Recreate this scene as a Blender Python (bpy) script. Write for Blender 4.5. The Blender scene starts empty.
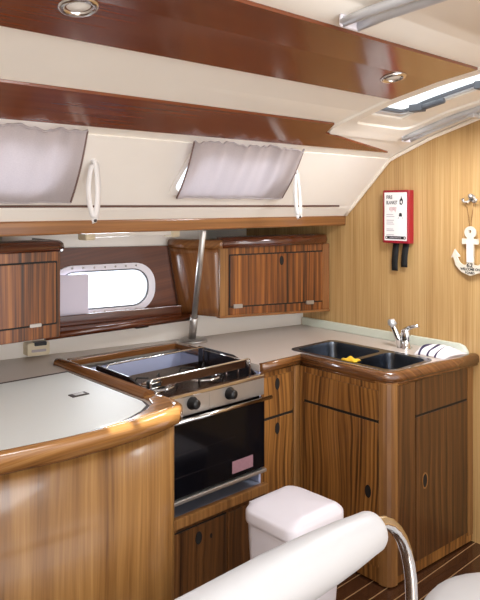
import bpy, bmesh, math, random
from mathutils import Vector
from mathutils.geometry import tessellate_polygon
random.seed(7)
sc = bpy.context.scene
COL = sc.collection
PI = math.pi

# ------------------------------------------------------------------ helpers
def tag(o, label=None, cat=None, group=None, kind=None):
    if label: o['label'] = label
    if cat: o['category'] = cat
    if group: o['group'] = group
    if kind: o['kind'] = kind
    return o

def world_loc(o):
    v = Vector((0, 0, 0))
    while o is not None:
        v += Vector(o.location); o = o.parent
    return v

def thing(name, loc, label, cat, group=None):
    o = bpy.data.objects.new(name, None); COL.objects.link(o)
    o.location = loc; o.empty_display_size = .05
    return tag(o, label, cat, group)

def copy_tree(o, parent=None):
    c = o.copy(); COL.objects.link(c)
    if parent is not None: c.parent = parent
    for ch in list(o.children): copy_tree(ch, c)
    return c

class MB:
    """collects shapes in world coordinates; build() links them as one mesh object"""
    def __init__(s): s.v = []; s.f = []; s.sm = []
    def add(s, vs, fs, smooth=False):
        n = len(s.v); s.v += [tuple(p) for p in vs]
        for f in fs: s.f.append([i + n for i in f]); s.sm.append(smooth)
        return s
    def box(s, x0, x1, y0, y1, z0, z1):
        vs = [(x, y, z) for z in (z0, z1) for y in (y0, y1) for x in (x0, x1)]
        return s.add(vs, [(0, 2, 3, 1), (4, 5, 7, 6), (0, 1, 5, 4), (2, 6, 7, 3), (0, 4, 6, 2), (1, 3, 7, 5)])
    def hexa(s, b, t):                      # two quads of 4 points (bottom, top)
        return s.add(list(b) + list(t), [(3, 2, 1, 0), (4, 5, 6, 7), (0, 1, 5, 4), (1, 2, 6, 5), (2, 3, 7, 6), (3, 0, 4, 7)])
    def prism(s, loops, fn, w0, w1):        # 2D outline with holes, fn(u, v, w) -> point
        fl = [p for l in loops for p in l]
        tri = tessellate_polygon([[Vector((u, v, 0)) for u, v in l] for l in loops])
        n = len(fl)
        vs = [fn(u, v, w0) for u, v in fl] + [fn(u, v, w1) for u, v in fl]
        fs = [tuple(t) for t in tri] + [tuple(n + i for i in reversed(t)) for t in tri]
        k = 0
        for l in loops:
            m = len(l)
            for i in range(m):
                a, b = k + i, k + (i + 1) % m
                fs.append((a, b, n + b, n + a))
            k += m
        return s.add(vs, fs)
    def sweep(s, path, prof, closed=False, smooth=True, caps=True, up=False):
        """horizontal path, profile of (offset to the left, height)"""
        m = len(path); k = len(prof); vs = []; fs = []
        for i, p in enumerate(path):
            p = Vector(p)
            a = Vector(path[i - 1]) if (i > 0 or closed) else None
            b = Vector(path[(i + 1) % m]) if (i < m - 1 or closed) else None
            d1 = (p - a) if a is not None else (b - p)
            d2 = (b - p) if b is not None else (p - a)
            d1.z = 0; d2.z = 0; d1.normalize(); d2.normalize()
            n1 = Vector((-d1.y, d1.x, 0)); n2 = Vector((-d2.y, d2.x, 0))
            nn = (n1 + n2).normalized(); nn /= max(.5, nn.dot(n1))
            for o, h in prof: vs.append(tuple(p + nn * o + Vector((0, 0, h))))
        for i in range(m if closed else m - 1):
            for j in range(k):
                a = i * k + j; b = i * k + (j + 1) % k
                c = ((i + 1) % m) * k + (j + 1) % k; d = ((i + 1) % m) * k + j
                fs.append((a, d, c, b))
        s.add(vs, fs, smooth)
        if caps and not closed:
            n0 = len(s.v) - len(vs)
            s.f.append([n0 + j for j in range(k)]); s.sm.append(False)
            s.f.append([n0 + (m - 1) * k + j for j in reversed(range(k))]); s.sm.append(False)
        return s
    def tube(s, path, r, n=12, caps=True):
        m = len(path); rs = r if isinstance(r, (list, tuple)) else [r] * m
        P = [Vector(p) for p in path]; vs = []; fs = []
        t0 = (P[1] - P[0]).normalized()
        ref = Vector((0, 0, 1)) if abs(t0.z) < .9 else Vector((1, 0, 0))
        u = t0.cross(ref).normalized()
        for i in range(m):
            t = (P[min(i + 1, m - 1)] - P[max(i - 1, 0)]).normalized()
            u = (u - t * u.dot(t)).normalized(); w = t.cross(u)
            for j in range(n):
                a = 2 * PI * j / n
                vs.append(tuple(P[i] + (u * math.cos(a) + w * math.sin(a)) * rs[i]))
        for i in range(m - 1):
            for j in range(n):
                fs.append((i * n + j, i * n + (j + 1) % n, (i + 1) * n + (j + 1) % n, (i + 1) * n + j))
        n0 = len(s.v); s.add(vs, fs, True)
        if caps:
            s.f.append([n0 + j for j in reversed(range(n))]); s.sm.append(False)
            s.f.append([n0 + (m - 1) * n + j for j in range(n)]); s.sm.append(False)
        return s
    def lathe(s, c, prof, n=24, axis=(0, 0, 1)):
        ax = Vector(axis).normalized()
        ref = Vector((1, 0, 0)) if abs(ax.x) < .9 else Vector((0, 1, 0))
        u = ax.cross(ref).normalized(); w = ax.cross(u); c = Vector(c); vs = []; fs = []
        m = len(prof)
        for r, h in prof:
            for j in range(n):
                a = 2 * PI * j / n
                vs.append(tuple(c + ax * h + (u * math.cos(a) + w * math.sin(a)) * max(r, 1e-5)))
        for i in range(m - 1):
            for j in range(n):
                fs.append((i * n + j, i * n + (j + 1) % n, (i + 1) * n + (j + 1) % n, (i + 1) * n + j))
        return s.add(vs, fs, True)
    def grid(s, pts, smooth=True):          # rows of points
        m = len(pts); k = len(pts[0])
        fs = [(i * k + j, i * k + j + 1, (i + 1) * k + j + 1, (i + 1) * k + j) for i in range(m - 1) for j in range(k - 1)]
        return s.add([p for r in pts for p in r], fs, smooth)
    def build(s, name, mat, parent=None, bevel=0, seg=2, sub=0, solid=0, smooth=None, origin=None):
        if parent is not None: off = world_loc(parent)
        elif origin is not None: off = Vector(origin)
        else:
            xs, ys, zs = zip(*s.v)
            off = Vector(((min(xs) + max(xs)) / 2, (min(ys) + max(ys)) / 2, min(zs)))
        me = bpy.data.meshes.new(name)
        me.from_pydata([tuple(Vector(p) - off) for p in s.v], [], s.f)
        bm = bmesh.new(); bm.from_mesh(me)
        if not solid or sub: bmesh.ops.remove_doubles(bm, verts=bm.verts, dist=1e-6)
        bmesh.ops.recalc_face_normals(bm, faces=bm.faces)
        bm.to_mesh(me); bm.free()
        if len(me.polygons) == len(s.sm):
            for p, f in zip(me.polygons, s.sm): p.use_smooth = f
        if smooth is not None:
            for p in me.polygons: p.use_smooth = smooth
        o = bpy.data.objects.new(name, me); COL.objects.link(o)
        if parent is not None: o.parent = parent
        else: o.location = off
        me.materials.append(mat)
        if solid:
            q = o.modifiers.new('solid', 'SOLIDIFY'); q.thickness = solid; q.offset = 0
        if bevel:
            q = o.modifiers.new('bevel', 'BEVEL'); q.width = bevel; q.segments = seg; q.limit_method = 'ANGLE'; q.angle_limit = math.radians(40)
            q.harden_normals = False
        if sub:
            q = o.modifiers.new('sub', 'SUBSURF'); q.levels = sub; q.render_levels = sub
            for p in me.polygons: p.use_smooth = True
        return o

def rrect(x0, x1, y0, y1, r, n=6):
    out = []
    for cx, cy, a0 in ((x1 - r, y1 - r, 0), (x0 + r, y1 - r, PI / 2), (x0 + r, y0 + r, PI), (x1 - r, y0 + r, 1.5 * PI)):
        for i in range(n + 1):
            a = a0 + PI / 2 * i / n
            out.append((cx + r * math.cos(a), cy + r * math.sin(a)))
    return out

def dense(loop, step):
    out = []
    for i, (x, y) in enumerate(loop):
        x2, y2 = loop[(i + 1) % len(loop)]
        k = max(1, int(math.hypot(x2 - x, y2 - y) / step))
        for j in range(k): out.append((x + (x2 - x) * j / k, y + (y2 - y) * j / k))
    return out

def ellipse(cx, cy, a, b, n=24):
    return [(cx + a * math.cos(2 * PI * i / n), cy + b * math.sin(2 * PI * i / n)) for i in range(n)]

def lerp(a, b, t): return a + (b - a) * t

# ------------------------------------------------------------------ materials
def srgb(r, g, b):
    f = lambda c: (c / 255 / 12.92) if c / 255 <= .04045 else ((c / 255 + .055) / 1.055) ** 2.4
    return (f(r), f(g), f(b), 1)

def principled(name):
    m = bpy.data.materials.new(name); m.use_nodes = True
    nt = m.node_tree; b = nt.nodes['Principled BSDF']
    return m, nt, b

def plain(name, col, rough=.5, metal=0, var=.04, scale=12, bump=0, coat=0, spec=.5):
    m, nt, b = principled(name)
    N = nt.nodes.new; L = nt.links.new
    geo = N('ShaderNodeNewGeometry')
    nz = N('ShaderNodeTexNoise'); nz.inputs['Scale'].default_value = scale; nz.inputs['Detail'].default_value = 4
    L(geo.outputs['Position'], nz.inputs['Vector'])
    mx = N('ShaderNodeMix'); mx.data_type = 'RGBA'
    mx.inputs['A'].default_value = tuple(c * (1 - var) for c in col[:3]) + (1,)
    mx.inputs['B'].default_value = tuple(min(1, c * (1 + var)) for c in col[:3]) + (1,)
    L(nz.outputs['Fac'], mx.inputs['Factor']); L(mx.outputs['Result'], b.inputs['Base Color'])
    b.inputs['Roughness'].default_value = rough; b.inputs['Metallic'].default_value = metal
    b.inputs['Coat Weight'].default_value = coat; b.inputs['Specular IOR Level'].default_value = spec
    if bump:
        bp = N('ShaderNodeBump'); bp.inputs['Strength'].default_value = bump; bp.inputs['Distance'].default_value = .002
        n2 = N('ShaderNodeTexNoise'); n2.inputs['Scale'].default_value = scale * 30
        L(geo.outputs['Position'], n2.inputs['Vector']); L(n2.outputs['Fac'], bp.inputs['Height']); L(bp.outputs['Normal'], b.inputs['Normal'])
    return m

def wood(name, stops, grain='z', fine=110, band=16, warp=.05, wfreq=3.0, wt=.7, bandw=.5, rough=.32, coat=.35, seed=0.0):
    """stops: colours from dark to light with positions; grain runs along one world axis"""
    m, nt, b = principled(name)
    N = nt.nodes.new; L = nt.links.new
    def math_(op, a, c=None):
        n = N('ShaderNodeMath'); n.operation = op
        for i, v in enumerate((a, c)):
            if v is None: continue
            if isinstance(v, (int, float)): n.inputs[i].default_value = v
            else: L(v, n.inputs[i])
        return n.outputs[0]
    geo = N('ShaderNodeNewGeometry'); sep = N('ShaderNodeSeparateXYZ'); L(geo.outputs['Position'], sep.inputs[0])
    x, y, z = sep.outputs
    if grain == 'z': s = math_('ADD', x, math_('MULTIPLY', y, 1.13)); t = z
    elif grain == 'x': s = math_('ADD', y, math_('MULTIPLY', z, 1.17)); t = x
    else: s = math_('ADD', x, math_('MULTIPLY', z, 1.17)); t = y
    def vec(a, c, e=seed):
        n = N('ShaderNodeCombineXYZ'); L(a, n.inputs[0]); L(c, n.inputs[1]); n.inputs[2].default_value = e
        return n.outputs[0]
    def noise(v, det, ro=.55):
        n = N('ShaderNodeTexNoise'); n.inputs['Scale'].default_value = 1; n.inputs['Detail'].default_value = det
        n.inputs['Roughness'].default_value = ro; L(v, n.inputs['Vector']); return n.outputs['Fac']
    w = noise(vec(math_('MULTIPLY', s, wfreq), math_('MULTIPLY', t, wt)), 2)
    s2 = math_('ADD', s, math_('MULTIPLY', math_('SUBTRACT', w, .5), warp))
    f1 = noise(vec(math_('MULTIPLY', s2, fine), math_('MULTIPLY', t, 1.6), seed + 3.1), 4, .6)
    f2 = noise(vec(math_('MULTIPLY', s2, band), math_('MULTIPLY', t, .35), seed + 7.7), 3, .6)
    sn = math_('SINE', math_('MULTIPLY', s2, band * 2 * PI))
    sn = math_('ADD', math_('MULTIPLY', sn, .5), .5)
    bandv = math_('ADD', math_('MULTIPLY', sn, .16), math_('MULTIPLY', f2, .84))
    fac = math_('ADD', math_('MULTIPLY', f1, 1 - bandw), math_('MULTIPLY', bandv, bandw))
    rp = N('ShaderNodeValToRGB'); L(fac, rp.inputs[0])
    e = rp.color_ramp.elements
    e[0].position, e[0].color = stops[0]; e[1].position, e[1].color = stops[-1]
    for p, c in stops[1:-1]:
        q = e.new(p); q.color = c
    L(rp.outputs[0], b.inputs['Base Color'])
    b.inputs['Roughness'].default_value = rough; b.inputs['Coat Weight'].default_value = coat; b.inputs['Coat Roughness'].default_value = .12
    bp = N('ShaderNodeBump'); bp.inputs['Strength'].default_value = .08; bp.inputs['Distance'].default_value = .002
    L(f1, bp.inputs['Height']); L(bp.outputs['Normal'], b.inputs['Normal'])
    return m

M = {}
M['bulkhead'] = wood('oak_veneer_pale', [(.30, srgb(148, 109, 63)), (.47, srgb(182, 144, 92)), (.58, srgb(194, 158, 106)), (.72, srgb(210, 177, 126))], 'z', fine=140, band=9, warp=.03, bandw=.38, rough=.42, coat=.15)
M['panel'] = wood('teak_veneer_light', [(.32, srgb(88, 55, 24)), (.44, srgb(130, 90, 46)), (.56, srgb(152, 110, 60)), (.70, srgb(178, 136, 82))], 'z', fine=70, band=10, warp=.06, bandw=.5, rough=.36, coat=.25, seed=2)
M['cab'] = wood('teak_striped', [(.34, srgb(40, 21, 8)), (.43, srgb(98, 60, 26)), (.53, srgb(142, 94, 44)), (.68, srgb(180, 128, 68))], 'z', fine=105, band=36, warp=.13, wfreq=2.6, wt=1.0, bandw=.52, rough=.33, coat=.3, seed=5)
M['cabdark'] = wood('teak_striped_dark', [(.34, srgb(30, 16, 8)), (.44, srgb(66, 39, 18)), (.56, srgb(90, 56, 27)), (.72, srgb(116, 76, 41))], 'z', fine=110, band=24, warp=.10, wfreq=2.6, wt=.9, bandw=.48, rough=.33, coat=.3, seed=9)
M['mahogwall'] = wood('mahogany_wall_lining', [(.25, srgb(70, 34, 18)), (.5, srgb(92, 47, 25)), (.75, srgb(112, 60, 33))], 'x', fine=90, band=14, warp=.03, wt=.3, bandw=.4, rough=.42, coat=.08, seed=24)
M['cup'] = wood('zebra_teak', [(.34, srgb(36, 17, 6)), (.43, srgb(86, 45, 17)), (.54, srgb(126, 72, 30)), (.68, srgb(166, 106, 50))], 'z', fine=120, band=30, warp=.03, bandw=.5, rough=.3, coat=.35, seed=11)
M['cupside'] = wood('teak_even', [(.3, srgb(98, 58, 28)), (.5, srgb(124, 78, 42)), (.7, srgb(150, 100, 58))], 'z', fine=80, band=20, warp=.03, bandw=.4, rough=.22, coat=.6, seed=12)
M['mahog'] = wood('mahogany_panel', [(.25, srgb(92, 44, 20)), (.5, srgb(112, 55, 26)), (.75, srgb(130, 68, 34))], 'x', fine=90, band=14, warp=.03, wt=.3, bandw=.4, rough=.2, coat=.6, seed=4)
M['trimx'] = wood('teak_trim_lengthwise', [(.3, srgb(84, 50, 24)), (.5, srgb(122, 78, 40)), (.7, srgb(150, 104, 58))], 'x', fine=120, band=30, warp=.02, wt=.4, bandw=.4, rough=.22, coat=.6, seed=6)
M['trimy'] = wood('teak_trim_crosswise', [(.3, srgb(72, 42, 20)), (.5, srgb(106, 66, 34)), (.7, srgb(134, 90, 50))], 'y', fine=120, band=30, warp=.02, wt=.4, bandw=.4, rough=.22, coat=.6, seed=8)
M['trimbright'] = wood('teak_trim_honey', [(.3, srgb(128, 84, 42)), (.5, srgb(160, 112, 62)), (.7, srgb(186, 138, 84))], 'x', fine=120, band=30, warp=.02, wt=.4, bandw=.4, rough=.2, coat=.7, seed=16)
M['railwood'] = wood('teak_rail', [(.3, srgb(100, 60, 28)), (.5, srgb(130, 84, 44)), (.7, srgb(156, 108, 60))], 'x', fine=90, band=40, warp=.02, wt=.4, bandw=.4, rough=.3, coat=.4, seed=13)
M['darktrim'] = wood('dark_mahogany_trim', [(.3, srgb(58, 25, 10)), (.5, srgb(80, 37, 16)), (.7, srgb(104, 52, 26))], 'x', fine=90, band=20, warp=.02, wt=.4, bandw=.4, rough=.2, coat=.6, seed=14)
M['post'] = wood('teak_post', [(.3, srgb(98, 62, 30)), (.5, srgb(132, 90, 48)), (.7, srgb(160, 116, 68))], 'z', fine=90, band=20, warp=.03, bandw=.35, rough=.33, coat=.3, seed=15)
M['gel'] = plain('white_gelcoat', srgb(238, 232, 224), .35, var=.015, coat=.2)
M['liner'] = plain('cream_headliner', srgb(242, 236, 226), .5, var=.015)
M['bead'] = plain('cream_beading', srgb(240, 228, 212), .45)
M['laminate'] = plain('worktop_laminate', srgb(196, 184, 174), .32, var=.03, scale=200)
M['lid'] = plain('freezer_lid_laminate', srgb(226, 231, 229), .5, var=.02, scale=200)
M['splash'] = plain('grey_green_upstand', srgb(208, 214, 200), .4, var=.02)
M['fabric'] = plain('curtain_cloth', srgb(190, 182, 182), .9, var=.06, scale=40, bump=.4)
M['webbing'] = plain('white_webbing', srgb(226, 222, 220), .8, var=.03, bump=.3)
M['cord'] = plain('brown_flecked_cord', srgb(120, 92, 84), .8, var=.5, scale=160)
M['chrome'] = plain('polished_steel', srgb(215, 215, 215), .13, 1, var=.02)
M['steel'] = plain('brushed_steel', srgb(186, 182, 178), .38, .85, var=.06, scale=30)
M['alu'] = plain('anodised_aluminium', srgb(214, 216, 220), .38, .55, var=.02)
M['black'] = plain('black_plastic', srgb(18, 18, 20), .35, var=.1)
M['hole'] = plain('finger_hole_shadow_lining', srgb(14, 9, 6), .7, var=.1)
M['oven'] = plain('oven_glass', srgb(7, 8, 13), .1, var=.1, spec=.25)
M['cast'] = plain('burner_iron', srgb(22, 21, 21), .5, var=.2)
M['hob'] = plain('hob_steel_plate', srgb(96, 80, 74), .2, 1, var=.1, scale=20)
M['cheek'] = plain('dark_enamel', srgb(34, 30, 34), .22, var=.1)
M['sink'] = plain('sink_shaded_steel', srgb(112, 117, 126), .24, 1, var=.1, scale=10)  # stainless steel, its shadow put into the darker base colour
M['well'] = plain('sky_tinted_well_liner', srgb(186, 194, 226), .35, var=.03)  # white gelcoat, with the blue sky reflection put into its colour
M['tray'] = plain('grey_tray', srgb(132, 138, 156), .35, var=.08)
M['sticker'] = plain('pale_pink_sticker', srgb(150, 112, 122), .5, var=.2, scale=100)
M['bin'] = plain('white_bin_plastic', srgb(226, 222, 230), .35, var=.01)
M['vinyl'] = plain('white_vinyl', srgb(192, 192, 194), .42, var=.02, bump=.1, scale=20)
M['red'] = plain('red_plastic', srgb(152, 14, 36), .3, var=.04)
M['white'] = plain('white_card', srgb(238, 236, 234), .5, var=.01)
M['ink'] = plain('black_ink', srgb(30, 28, 30), .6)
M['greyink'] = plain('grey_ink', srgb(176, 166, 172), .6)
M['pinkink'] = plain('pink_ink', srgb(222, 196, 200), .6)
M['redink'] = plain('dull_red_ink', srgb(186, 120, 124), .6)
M['strap'] = plain('black_webbing', srgb(16, 16, 18), .8)
M['paintwood'] = plain('white_painted_wood', srgb(208, 198, 182), .6, var=.08, scale=60)
M['string'] = plain('twine', srgb(120, 84, 44), .9)
M['yellow'] = plain('yellow_sponge_cloth', srgb(226, 178, 40), .85, var=.15, scale=120, bump=.5)
M['box'] = plain('pale_lavender_box', srgb(206, 198, 212), .5, var=.01)
M['rubber'] = plain('grey_rubber', srgb(96, 98, 104), .5)
M['ivory'] = plain('ivory_plastic', srgb(222, 208, 178), .45)
M['seam'] = plain('dark_gasket', srgb(58, 46, 42), .6)
M['brownline'] = plain('brown_seam', srgb(82, 48, 36), .5)
M['lampglass'] = plain('frosted_lamp_lens', srgb(226, 222, 214), .25, var=.1, scale=90)

def towel_mat():
    m, nt, b = principled('striped_towel'); N = nt.nodes.new; L = nt.links.new
    geo = N('ShaderNodeNewGeometry'); sep = N('ShaderNodeSeparateXYZ'); L(geo.outputs['Position'], sep.inputs[0])
    mr = N('ShaderNodeMapRange'); L(sep.outputs[1], mr.inputs[0]); mr.inputs[1].default_value = 1.50; mr.inputs[2].default_value = 1.80
    rp = N('ShaderNodeValToRGB'); L(mr.outputs[0], rp.inputs[0]); cr = rp.color_ramp; cr.interpolation = 'CONSTANT'
    W = srgb(236, 232, 236); D = srgb(52, 44, 78)
    cr.elements[0].position = 0; cr.elements[0].color = W
    cr.elements[1].position = .999; cr.elements[1].color = W
    for c in (.45, .585, .72):
        q = cr.elements.new(c); q.color = D
        q = cr.elements.new(c + .035); q.color = W
    L(rp.outputs[0], b.inputs['Base Color']); b.inputs['Roughness'].default_value = .9
    return m
M['towel'] = towel_mat()

def curtain_mat():
    m, nt, b = principled('curtain_translucent'); N = nt.nodes.new; L = nt.links.new
    tc = N('ShaderNodeNewGeometry'); nz = N('ShaderNodeTexNoise'); nz.inputs['Scale'].default_value = 220; nz.inputs['Detail'].default_value = 2
    L(tc.outputs['Position'], nz.inputs['Vector'])
    rp = N('ShaderNodeValToRGB'); rp.color_ramp.elements[0].color = srgb(172, 164, 166); rp.color_ramp.elements[1].color = srgb(204, 197, 198)
    L(nz.outputs['Fac'], rp.inputs[0]); L(rp.outputs[0], b.inputs['Base Color']); b.inputs['Roughness'].default_value = .9
    tr = N('ShaderNodeBsdfTranslucent'); tr.inputs[0].default_value = srgb(214, 200, 204)
    mx = N('ShaderNodeMixShader'); mx.inputs[0].default_value = .34
    out = nt.nodes['Material Output']
    L(b.outputs[0], mx.inputs[1]); L(tr.outputs[0], mx.inputs[2]); L(mx.outputs[0], out.inputs[0])
    return m
M['curtain'] = curtain_mat()

def glass_mat(name, tint, rough=0.0):
    m, nt, b = principled(name); N = nt.nodes.new; L = nt.links.new
    t = N('ShaderNodeBsdfTransparent'); t.inputs[0].default_value = tint
    g = N('ShaderNodeBsdfGlossy'); g.inputs['Roughness'].default_value = .03
    mx = N('ShaderNodeMixShader'); mx.inputs[0].default_value = .06
    L(t.outputs[0], mx.inputs[1]); L(g.outputs[0], mx.inputs[2]); L(mx.outputs[0], nt.nodes['Material Output'].inputs[0])
    return m
M['glass'] = glass_mat('clear_glass', (.95, .97, 1, 1))
def frost_mat():
    m, nt, b = principled('frosted_acrylic'); N = nt.nodes.new; L = nt.links.new
    t = N('ShaderNodeBsdfTranslucent'); t.inputs[0].default_value = (.62, .66, .7, 1)
    tr = N('ShaderNodeBsdfTransparent'); nz = N('ShaderNodeTexNoise'); nz.inputs['Scale'].default_value = 30
    g = N('ShaderNodeBsdfGlossy'); g.inputs['Roughness'].default_value = .1
    mx = N('ShaderNodeMixShader'); mx.inputs[0].default_value = .05
    L(t.outputs[0], mx.inputs[1]); L(g.outputs[0], mx.inputs[2]); L(mx.outputs[0], nt.nodes['Material Output'].inputs[0])
    return m
M['frost'] = frost_mat()
M['acrylic'] = glass_mat('hatch_acrylic', (.86, .92, .98, 1))

def floor_mat():
    m, nt, b = principled('teak_and_holly_sole'); N = nt.nodes.new; L = nt.links.new
    geo = N('ShaderNodeNewGeometry'); sep = N('ShaderNodeSeparateXYZ'); L(geo.outputs['Position'], sep.inputs[0])
    def mt(op, a, c):
        n = N('ShaderNodeMath'); n.operation = op
        for i, v in enumerate((a, c)):
            if isinstance(v, (int, float)): n.inputs[i].default_value = v
            else: L(v, n.inputs[i])
        return n.outputs[0]
    fr = mt('FRACT', mt('MULTIPLY', sep.outputs[1], 1 / .07), 0)
    st = mt('LESS_THAN', fr, .07)
    cb = N('ShaderNodeCombineXYZ'); L(mt('MULTIPLY', sep.outputs[0], 3), cb.inputs[0]); L(mt('MULTIPLY', sep.outputs[1], 90), cb.inputs[1])
    nz = N('ShaderNodeTexNoise'); nz.inputs['Scale'].default_value = 1; nz.inputs['Detail'].default_value = 4; L(cb.outputs[0], nz.inputs['Vector'])
    rp = N('ShaderNodeValToRGB'); rp.color_ramp.elements[0].color = srgb(34, 18, 10); rp.color_ramp.elements[1].color = srgb(84, 50, 30)
    L(nz.outputs['Fac'], rp.inputs[0])
    mx = N('ShaderNodeMix'); mx.data_type = 'RGBA'; L(st, mx.inputs['Factor']); L(rp.outputs[0], mx.inputs['A']); mx.inputs['B'].default_value = srgb(150, 122, 88)
    L(mx.outputs['Result'], b.inputs['Base Color']); b.inputs['Roughness'].default_value = .25; b.inputs['Coat Weight'].default_value = .3
    return m
M['floor'] = floor_mat()

# text as flat mesh, laid on a plane: fn(u, v) -> world point
def text_mesh(txt, size, fn, w, bold=0.0):
    cu = bpy.data.curves.new('t', 'FONT'); cu.body = txt; cu.size = size; cu.align_x = 'LEFT'; cu.offset = bold
    ob = bpy.data.objects.new('t', cu); COL.objects.link(ob)
    dg = bpy.context.evaluated_depsgraph_get(); dg.update()
    me = bpy.data.meshes.new_from_object(ob.evaluated_get(dg))
    vs = [v.co.copy() for v in me.vertices]; fs = [list(p.vertices) for p in me.polygons]
    bpy.data.objects.remove(ob); bpy.data.curves.remove(cu); bpy.data.meshes.remove(me)
    x0 = min(v.x for v in vs); x1 = max(v.x for v in vs)
    k = w / (x1 - x0) if w else 1
    return [fn((v.x - x0) * k, v.y) for v in vs], fs

# ------------------------------------------------------------------ roof section (Y, Z)
PR = [(2.275, 1.618), (2.03, 1.868), (1.985, 1.889), (1.77, 1.974), (1.527, 2.045), (1.3, 2.09), (1.0, 2.13), (.5, 2.165), (-.5, 2.17), (-1.8, 2.06)]
def roof(y):
    for (a, b), (c, d) in zip(PR, PR[1:]):
        if c <= y <= a: return b + (d - b) * (a - y) / (a - c)
    return PR[0][1] - (y - PR[0][0]) * 1.0 if y > PR[0][0] else PR[-1][1]
BX = 2.955                                        # face of the bulkhead
BACK = [(-.9, 3.34), (.2, 3.18), (.8, 3.09), (1.241, 2.985), (2.30, 2.772), (2.60, 2.722), (2.955, 2.65)]
def back(x):
    for (a, b), (c, d) in zip(BACK, BACK[1:]):
        if a <= x <= c: return b + (d - b) * (x - a) / (c - a)
    return BACK[-1][1]

# ------------------------------------------------------------------ setting
m = MB(); m.box(-.9, BX, -1.8, 3.3, -.06, 0); tag(m.build('floor', M['floor']), kind='structure')

# bulkhead: outline under the roof
loop = [(3.9, 0), (3.9, 1.56), (2.345, 1.56)] + PR + [(-1.8, 0)]
m = MB(); m.prism([loop], lambda u, v, w: (BX + w, u, v), 0, .03)
tag(m.build('wall_right', M['bulkhead']), kind='structure')
m = MB(); m.prism([[(3.9, 0), (3.9, 1.56)] + PR + [(-1.8, 0)]], lambda u, v, w: (-.9 - w, u, v), 0, .03)
tag(m.build('wall_left', M['liner']), kind='structure')

# hull liner behind the worktop, with the porthole opening cut out
PH = (1.45, 1.975, 1.086, 1.312)                  # porthole x0 x1 z0 z1 (along the hull)
m = MB()
xs = [p[0] for p in BACK]
for x in (PH[0], PH[1]):
    xs.append(x)
xs = sorted(set(xs)); zs = [0, PH[2], PH[3], 1.405, 1.56]
deep = lambda x0, x1, z0: z0 > 1.40 and (x0 >= 2.29 or x1 <= 1.25)
for x0, x1 in zip(xs, xs[1:]):
    for z0, z1 in zip(zs, zs[1:]):
        if deep(x0, x1, z0): continue
        if x0 >= PH[0] - 1e-6 and x1 <= PH[1] + 1e-6 and z0 >= PH[2] - 1e-6 and z1 <= PH[3] + 1e-6: continue
        m.add([(x0, back(x0), z0), (x1, back(x1), z0), (x1, back(x1), z1), (x0, back(x0), z1)], [(0, 1, 2, 3)])
for x0, x1 in zip(xs, xs[1:]):                    # outer skin, same opening
    for z0, z1 in zip(zs, zs[1:]):
        if deep(x0, x1, z0): continue
        if x0 >= PH[0] - 1e-6 and x1 <= PH[1] + 1e-6 and z0 >= PH[2] - 1e-6 and z1 <= PH[3] + 1e-6: continue
        m.add([(x0, back(x0) + .04, z0), (x1, back(x1) + .04, z0), (x1, back(x1) + .04, z1), (x0, back(x0) + .04, z1)], [(0, 1, 2, 3)])
for xa, xb in ((-.9, 1.241), (2.30, BX)):            # open stowage over the cupboards, running out under the side deck
    q = [x for x in xs if xa <= x <= xb]
    for x0, x1 in zip(q, q[1:]):
        a, b = back(x0), back(x1)
        m.add([(x0, a, 1.405), (x1, b, 1.405), (x1, b + .5, 1.405), (x0, a + .5, 1.405)], [(0, 1, 2, 3)])
        m.add([(x0, a + .5, 1.405), (x1, b + .5, 1.405), (x1, b + .5, 1.56), (x0, a + .5, 1.56)], [(0, 1, 2, 3)])
    e = xb if xa < 0 else xa
    m.add([(e, back(e), 1.405), (e, back(e) + .5, 1.405), (e, back(e) + .5, 1.56), (e, back(e), 1.56)], [(0, 1, 2, 3)])
tag(m.build('wall_back', M['gel']), kind='structure')

# coachroof side with two window openings
WIN = [(.42, 1.10), (1.632, 2.17)]
m = MB()
xs = sorted([-.9, BX] + [v for w in WIN for v in w])
ys = [2.275, 2.22, 2.045, 2.03]
for x0, x1 in zip(xs, xs[1:]):
    for y0, y1 in zip(ys, ys[1:]):
        if any(a - 1e-6 <= x0 and x1 <= b + 1e-6 for a, b in WIN) and y0 == 2.22: continue
        m.add([(x0, y0, roof(y0)), (x1, y0, roof(y0)), (x1, y1, roof(y1)), (x0, y1, roof(y1))], [(0, 1, 2, 3)])
# band under the windows down behind the teak rail
for a, b in (((2.275, 1.618), (2.283, 1.606)), ((2.283, 1.606), (2.34, 1.556)), ((2.34, 1.556), (2.36, 1.52))):
    m.add([(-.9, a[0], a[1]), (BX, a[0], a[1]), (BX, b[0], b[1]), (-.9, b[0], b[1])], [(0, 1, 2, 3)])
tag(m.build('wall_upper', M['gel'], solid=.012), kind='structure')

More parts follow.
